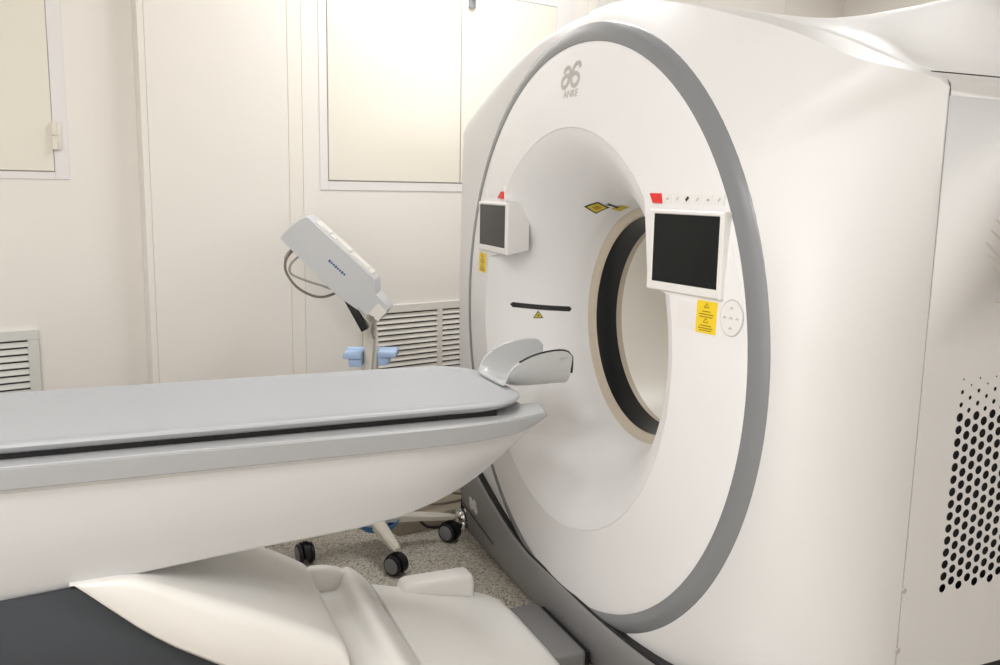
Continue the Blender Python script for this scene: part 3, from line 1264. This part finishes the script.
# groove and rim
extr([(-.76, .01), (-.76, .200), (-.70, .195), (-.672, .196), (-.660, .204), (-.653, .220), (-.647, .234), (-.638, .243), (-.626, .245), (-.612, .239), (-.596, .226), (-.580, .210), (-.566, .195), (-.558, .184), (-.557, .17), (-.557, .01)],
     -.345, .272, 0, 'rim', 'bwhite', angle=60)
for sg in (1,):
    lp = MB()
    loops = []
    for x, zt in ((-.762, .262), (-.74, .270), (-.715, .270), (-.69, .266), (-.66, .257), (-.64, .246), (-.625, .236)):
        r = .014
        half = [(.020, .02), (.020, zt - r)] + [(.020 - r + r * cos(pi / 2 * i / 4), zt - r + r * sin(pi / 2 * i / 4)) for i in range(1, 5)]
        loops.append([(x, sg * .252 - y, z) for y, z in half] + [(x, sg * .252 + y, z) for y, z in reversed(half)])
    lp.loft(loops)
    lp.build('rim_end', 'bwhite', T, angle=50)


# ramp with rounded front
def ramp_loop(x, hw, zt, r=.03):
    half = [(hw, .004), (hw, zt - r)]
    for i in range(1, 6):
        a = pi / 2 * i / 5
        half.append((hw - r + r * cos(a), zt - r + r * sin(a)))
    half.append((hw * .5, zt + .004))
    return [(x, -y, z) for y, z in half] + [(x, y, z) for y, z in reversed(half)]


rp = MB()
loops = []
for x in (-.554, -.552, -.52, -.47, -.42, -.36, -.30, -.25, -.215, -.185, -.165, -.150, -.140, -.133, -.130):
    zt = lerp_tab([(-.554, .182), (-.552, .185), (-.47, .163), (-.36, .136), (-.25, .113), (-.185, .103), (-.15, .098), (-.133, .082), (-.130, .070)], x)
    u = max(0, (x + .26) / (.26 - .125))
    hw = .310 * (1 - .38 * u**2.4)
    loops.append([(q[0], q[1] - .035, q[2]) for q in ramp_loop(x, hw, zt)])
rp.loft(loops)
rp.build('base_ramp', 'bwhite', T, angle=45)
for sg in (1, -1):
    pd = MB()
    loops = []
    P_ = [(-.468, .60, .82), (-.464, .80, .94), (-.454, .95, 1.01), (-.44, 1.0, 1.04), (-.36, 1, 1.04), (-.30, 1, 1.04), (-.240, 1, 1.04), (-.231, .97, 1.02), (-.227, .90, .98), (-.226, .82, .93)]
    for x, fw, fz in P_:
        hw, zt = .042 * fw, .176 * fz
        r = .018
        half = [(hw, .004), (hw, zt - r)] + [(hw - r + r * cos(pi / 2 * i / 5), zt - r + r * sin(pi / 2 * i / 5)) for i in range(1, 6)]
        loops.append([(x, (.247 if sg > 0 else -.40) - y, z) for y, z in half] + [(x, (.247 if sg > 0 else -.40) + y, z) for y, z in reversed(half)])
    pd.loft(loops)
    pd.build('foot_pod', 'bwhite', T, angle=45)
fb = MB()
fb.box(-.30, -.016, -.168, .168, .004, .072, bev=.014, seg=3)
fb.build('link_box', 'skirt', T, label='grey metal link box between base and scanner')
MB().box(-.03, -.002, -.160, .150, .004, .062, bev=.003).build('rubber_buffer', 'black', T)

# ================================================================== HEAD HOLDER (lies on the tabletop)
H = thing('head_holder', 'pale grey curved head holder standing on the scanner end of the patient table', 'head rest', (-.2, 0, .864))


def wing_top(x):
    return smooth_tab([(-.268, .870), (-.261, .892), (-.249, .914), (-.229, .931), (-.19, .949), (-.15, .959), (-.10, .963), (-.072, .957), (-.062, .945)], x)


def trough_sec(x, th):
    """U section: outer then inner, open at the top"""
    zt = max(wing_top(x) - .004, .872)
    zb = smooth_tab([(-.27, .8665), (-.245, .8655), (-.225, .857), (-.18, .853), (-.06, .853)], x)
    hw = .102
    prof = []
    N = 22
    for i in range(N + 1):
        a = -pi / 2 * 1.0 + pi * i / N      # -90..90
        s = math.copysign(abs(sin(a)) ** .45, sin(a))
        c = abs(cos(a)) ** .9
        y = hw * s
        z = zb + (zt - zb) * (1 - c)
        prof.append((y, z))
    inner = [(y * (1 - th / hw), min(z + th * (0.8 if abs(y) < hw * .9 else 0.25), zt) if abs(y) < hw * .985 else zt) for y, z in reversed(prof)]
    return [(x, y, z) for y, z in prof] + [(x, y, z) for y, z in inner]


hh = MB()
hx = [-.268, -.263, -.257, -.25, -.242, -.232, -.215, -.19, -.165, -.14, -.115, -.09, -.075, -.066, -.060]
hh.loft([trough_sec(x, .008) for x in hx])
hh.build('trough', 'headgrey', H, angle=50)
for sg in (-1, 1):
    e = MB()
    pts = [(x, sg * .098, wing_top(x) - .003) for x in (-.222, -.20, -.18, -.16, -.14, -.12, -.10, -.085, -.072, -.064)]
    pts += [(-.0590, sg * .0985, .940), (-.0585, sg * .099, .925), (-.0588, sg * .0985, .905), (-.0590, sg * .097, .893)]
    e.tube(pts, [.0034] * len(pts), 8)
    if sg < 0:
        e.build('edge_trim', 'black', H, label='black rubber edge')
    else:
        e.build('edge_trim', 'headgrey', H)
t = MB()
for i in range(3):
    ribbon(t, [(-.100 + i * .009, -.1035, .938), (-.095 + i * .009, -.1035, .938)], .004, (0, -1, 0))
t.build('print', 'lgrey', H, smooth=False)

# ================================================================== INJECTOR STAND
CX, CY = -.37, .93
I = thing('injector_stand', 'wheeled injector stand with a tilted pale grey head, between the table and the wall', 'medical stand', (CX, CY, 0))
RH = Vector((.9206, -.3901, 0)).normalized()     # across the stand, to the right
DH = Vector((.3901, .9206, 0)).normalized()      # away
C0 = Vector((-.35, .96, 0)) - DH * .20 + RH * .028
ISC = .94


def IH(u, w_, z):
    return C0 + RH * (u * ISC) + DH * w_ + Vector((0, 0, .0845 + z * ISC))


def caster(x, y, ang, parent):
    """twin-wheel caster touching the floor"""
    r = .038
    c, s = cos(ang), sin(ang)
    ax = Vector((-s, c, 0))
    root = MB()
    # hood
    hood = []
    for k in (-.021, -.012, .012, .021):
        hood.append([Vector((x, y, r)) + ax * k + Vector((c, s, 0)) * ((r + .005) * cos(q)) + Vector((0, 0, (r + .005) * sin(q))) for q in [rad(-15 + 190 * i / 14) for i in range(15)]])
    hood2 = [[Vector((x, y, r)) + ax * k + Vector((c, s, 0)) * ((r - .008) * cos(q)) + Vector((0, 0, (r - .008) * sin(q))) for q in [rad(-15 + 190 * i / 14) for i in range(15)]] for k in (-.012, .012)]
    for L, L2 in ((hood[1], hood2[0]),):
        pass
    for a_, b_ in ((hood[1], hood[2]),):
        root.loft([a_ + list(reversed(hood2[0])), b_ + list(reversed(hood2[1]))])
    root.tube([(x, y, r), (x, y, r * 2 + .022)], .010, 10)
    o = root.build('caster', 'black', parent)
    for sg in (-1, 1):
        wv = MB()
        P = Vector((x, y, r)) + ax * sg * .0125
        prof = [(.0, .0), (.030, .0), (r - .003, .001), (r, .004), (r, .014), (r - .003, .017), (.031, .018)]
        loops = []
        for rr, hh_ in prof:
            rr = max(rr, .0005)
            loops.append([P + ax * sg * hh_ + Vector((c, s, 0)) * rr * cos(q) + Vector((0, 0, rr * sin(q))) for q in [2 * pi * i / 24 for i in range(24)]])
        wv.loft(loops)
        wo = wv.build('wheel', 'black', o)
        cp = MB()
        loops = []
        for rr, hh_ in ((.031, .0175), (.027, .0195), (.012, .020), (.0005, .020)):
            loops.append([P + ax * sg * hh_ + Vector((c, s, 0)) * rr * cos(q) + Vector((0, 0, rr * sin(q))) for q in [2 * pi * i / 20 for i in range(20)]])
        cp.loft(loops)
        cp.build('hub_cap', 'castgrey', wo)
    return o


for (x, y, ang) in ((-.344, .690, -.96), (-.636, .905, -1.44), (-.052, .920, -1.0)):
    lg = MB()
    d_ = Vector((x - CX, y - CY, 0))
    L = d_.length
    t_ = d_.normalized()
    sd = Vector((-t_.y, t_.x, 0))
    loops = []
    for u, hw, z0, z1 in ((.0, .030, .118, .155), (.25, .027, .114, .148), (.6, .023, .104, .131), (.9, .019, .094, .116), (1.0, .017, .092, .111), (1.06, .011, .092, .106)):
        p = Vector((CX, CY, 0)) + t_ * (L * u)
        loops.append([p + sd * hw + Vector((0, 0, z0)), p + sd * hw + Vector((0, 0, z1 - .008)), p + sd * (hw - .008) + Vector((0, 0, z1)),
                      p - sd * (hw - .008) + Vector((0, 0, z1)), p - sd * hw + Vector((0, 0, z1 - .008)), p - sd * hw + Vector((0, 0, z0))])
    lg.loft(loops)
    lo = lg.build('base_leg', 'cart', I, angle=40)
    caster(x, y, ang, lo)
hb = MB()
hb.lathe([(.0005, .10), (.060, .10), (.062, .155), (.045, .175), (.030, .185), (.0005, .185)], (CX, CY, 0), 'z', 28)
hb.build('base_hub', 'cart', I)
bt = MB()
bt.lathe([(.03, .128), (.070, .130), (.084, .150), (.087, .158), (.082, .158), (.067, .138), (.03, .136)], (CX + .02, CY, -.035), 'z', 32)
bt.build('base_bowl', 'bluedark', I, label='blue bowl around the foot of the pole')
pl = MB()
pl.lathe([(.027, .18), (.027, .86), (.0245, .875), (.0005, .876)], (CX, CY, 0), 'z', 24)
pl.build('pole', 'cart', I)
ty = MB()
for sg in (-1, 1):
    def TB(c, sg=sg):
        return Vector((CX, CY, 0)) + RH * c[0] + DH * c[1] + Vector((0, 0, c[2]))
    a0, a1 = (.030, .098) if sg > 0 else (-.098, -.030)
    zt = .800 if sg > 0 else .792
    ty.box(a0, a1, -.055, .055, zt - .022, zt, bev=.004, T=TB)
    a0, a1 = (.030, .070) if sg > 0 else (-.080, -.030)
    ty.box(a0, a1, -.042, .042, zt - .055, zt - .020, bev=.006, T=TB)
ty.box(-.098, .098, .028, .055, .772, .798, bev=.004, T=TB)
ty.build('tray', 'blue', I, label='light blue accessory tray around the pole')

# tilted head: side outline (u, z) swept in depth
side = [(-.345, 1.209), (-.330, 1.232), (-.300, 1.262), (-.270, 1.284), (-.250, 1.293), (-.240, 1.290), (.005, 1.066), (.010, 1.056), (.012, 1.006), (.056, .962), (.060, .950), (.036, .916), (.028, .912), (-.012, .924), (-.030, .926), (-.115, .984), (-.150, 1.012)]
hd = MB()
DEP = .12
n_ = len(side)
cu_ = sum(p[0] for p in side) / n_
cz_ = sum(p[1] for p in side) / n_
def hl_(f, dw):
    return [IH(cu_ + (u - cu_) * f, dw, cz_ + (z - cz_) * f) for u, z in side]
hd.loft([hl_(.975, -.028), hl_(.992, -.024), hl_(1.0, -.018), hl_(1.0, DEP - .02), hl_(.99, DEP - .012), hl_(.97, DEP - .008)])
head = hd.build('injector_head', 'injgrey', I, angle=40)
# control strip on the sloping top with low keys
du = Vector((.245, -.224)).normalized()
nu = Vector((.224, .245)).normalized()
kb = MB()
def HB_(c):
    p = Vector((-.240, 1.290)) + du * c[0] + nu * c[2]
    return IH(p.x, c[1], p.y)
kb.box(.03, .315, -.005, DEP - .03, .0, .005, bev=.002, T=HB_)
kb.box(.06, .10, -.002, DEP - .06, .004, .010, bev=.002, T=HB_)
kb.box(.125, .20, -.002, DEP - .06, .004, .012, bev=.002, T=HB_)
kb.box(.22, .29, -.002, DEP - .06, .004, .010, bev=.002, T=HB_)
kb.build('key_strip', 'injcream', head, smooth=False)
ks = MB()
ks.box(.405, .452, -.031, -.026, -.112, -.060, bev=.002, T=HB_)
ks.build('end_cap', 'injcream', head, smooth=False)
# blurred maker's word in blue: small dashes
bl = MB()
pu = Vector((-.203, 1.153))
for i in range(8):
    a = Vector((-.163, 1.131)) + du * (i * .0105)
    b2 = a + du * .0078
    ribbon(bl, [IH(a.x, -.0282, a.y), IH(b2.x, -.0282, b2.y)], .007 if i % 3 else .0095, -DH)
bl.build('print', 'blueink', head, smooth=False)
# black strut under the head
sb = MB()
a = Vector((-.098, .983))
b2 = Vector((-.034, .866))
t2 = (b2 - a).normalized()
n2 = Vector((-t2.y, t2.x))
def SB(c):
    p = a + t2 * c[0] + n2 * c[2]
    return IH(p.x, c[1], p.y)
sb.box(-.02, (b2 - a).length, -.012, .03, -.014, .014, bev=.003, T=SB)
sb.build('handle', 'black', I, label='black handle bar under the head')
nb = MB()
nb.tube([Vector((CX, CY, .86)), Vector((CX - .01, CY - .03, .90)), IH(-.01, .10, .96)], [.024, .022, .02], 12)
nb.build('neck', 'cart', I)


def cab(pts, r, mt, label=None):
    c = MB()
    c.tube(catmull(pts, 8), r, 8)
    return c.build('cable', mt, I, label=label)


cab([IH(-.297, .02, 1.168), IH(-.313, -.01, 1.150), IH(-.327, -.02, 1.120), IH(-.322, -.02, 1.078), IH(-.285, -.02, 1.028), IH(-.235, -.01, .997), IH(-.19, 0, .990), IH(-.145, .02, 1.004)], .0048, 'cable')
cab([IH(-.272, .03, 1.150), IH(-.290, .01, 1.135), IH(-.312, 0, 1.110), IH(-.316, 0, 1.085), IH(-.300, .0, 1.068), IH(-.245, .01, 1.045), IH(-.20, .02, 1.030), IH(-.155, .03, 1.012)], .0042, 'cableg')
cab([IH(-.290, .04, 1.172), IH(-.318, .03, 1.160), IH(-.333, .02, 1.138), IH(-.335, .02, 1.118)], .0055, 'cableg')
cab([IH(-.06, -.02, .962), IH(-.03, -.035, .92), IH(.002, -.03, .875), IH(.006, -.04, .82), IH(-.002, -.038, .72), IH(-.004, -.036, .55)], .0045, 'cableg')
cab([IH(.00, -.02, .935), IH(.002, -.04, .90), IH(-.002, -.045, .87), IH(.006, -.045, .84)], .004, 'cable')

# cables on the trunking behind the table
c = MB()
c.tube(catmull([W(.08, -0.190, .20), W(.12, -0.205, .15), W(.162, -0.222, .094), W(.181, -0.224, .055), W(.216, -0.226, .020), W(.262, -0.228, .008), W(.285, -0.230, .008), W(.312, -0.230, .008)], 8), .006, 8)
tag(c.build('power_cable', 'black'), 'black power cable looping down to the floor beside the right-hand caster of the injector stand', 'cable')
c = MB()
c.tube(catmull([W(.12, -0.140, .13), W(.22, -0.150, .095), W(.30, -0.150, .075), W(.42, -0.150, .067), W(.55, -0.150, .067)], 8), .005, 8)
tag(c.build('signal_cable', 'cable'), 'thin grey-brown cable lying on the wall-foot trunking behind the table front', 'cable')
c = MB()
c.tube(catmull([W(.20, -0.110, .165), W(.309, -0.120, .135), W(.40, -0.125, .100), W(.52, -0.125, .070), W(.62, -0.120, .067)], 8), .005, 8)
tag(c.build('signal_cable', 'cable'), 'upper thin cable sloping along the wall foot toward the far scanner corner', 'cable')
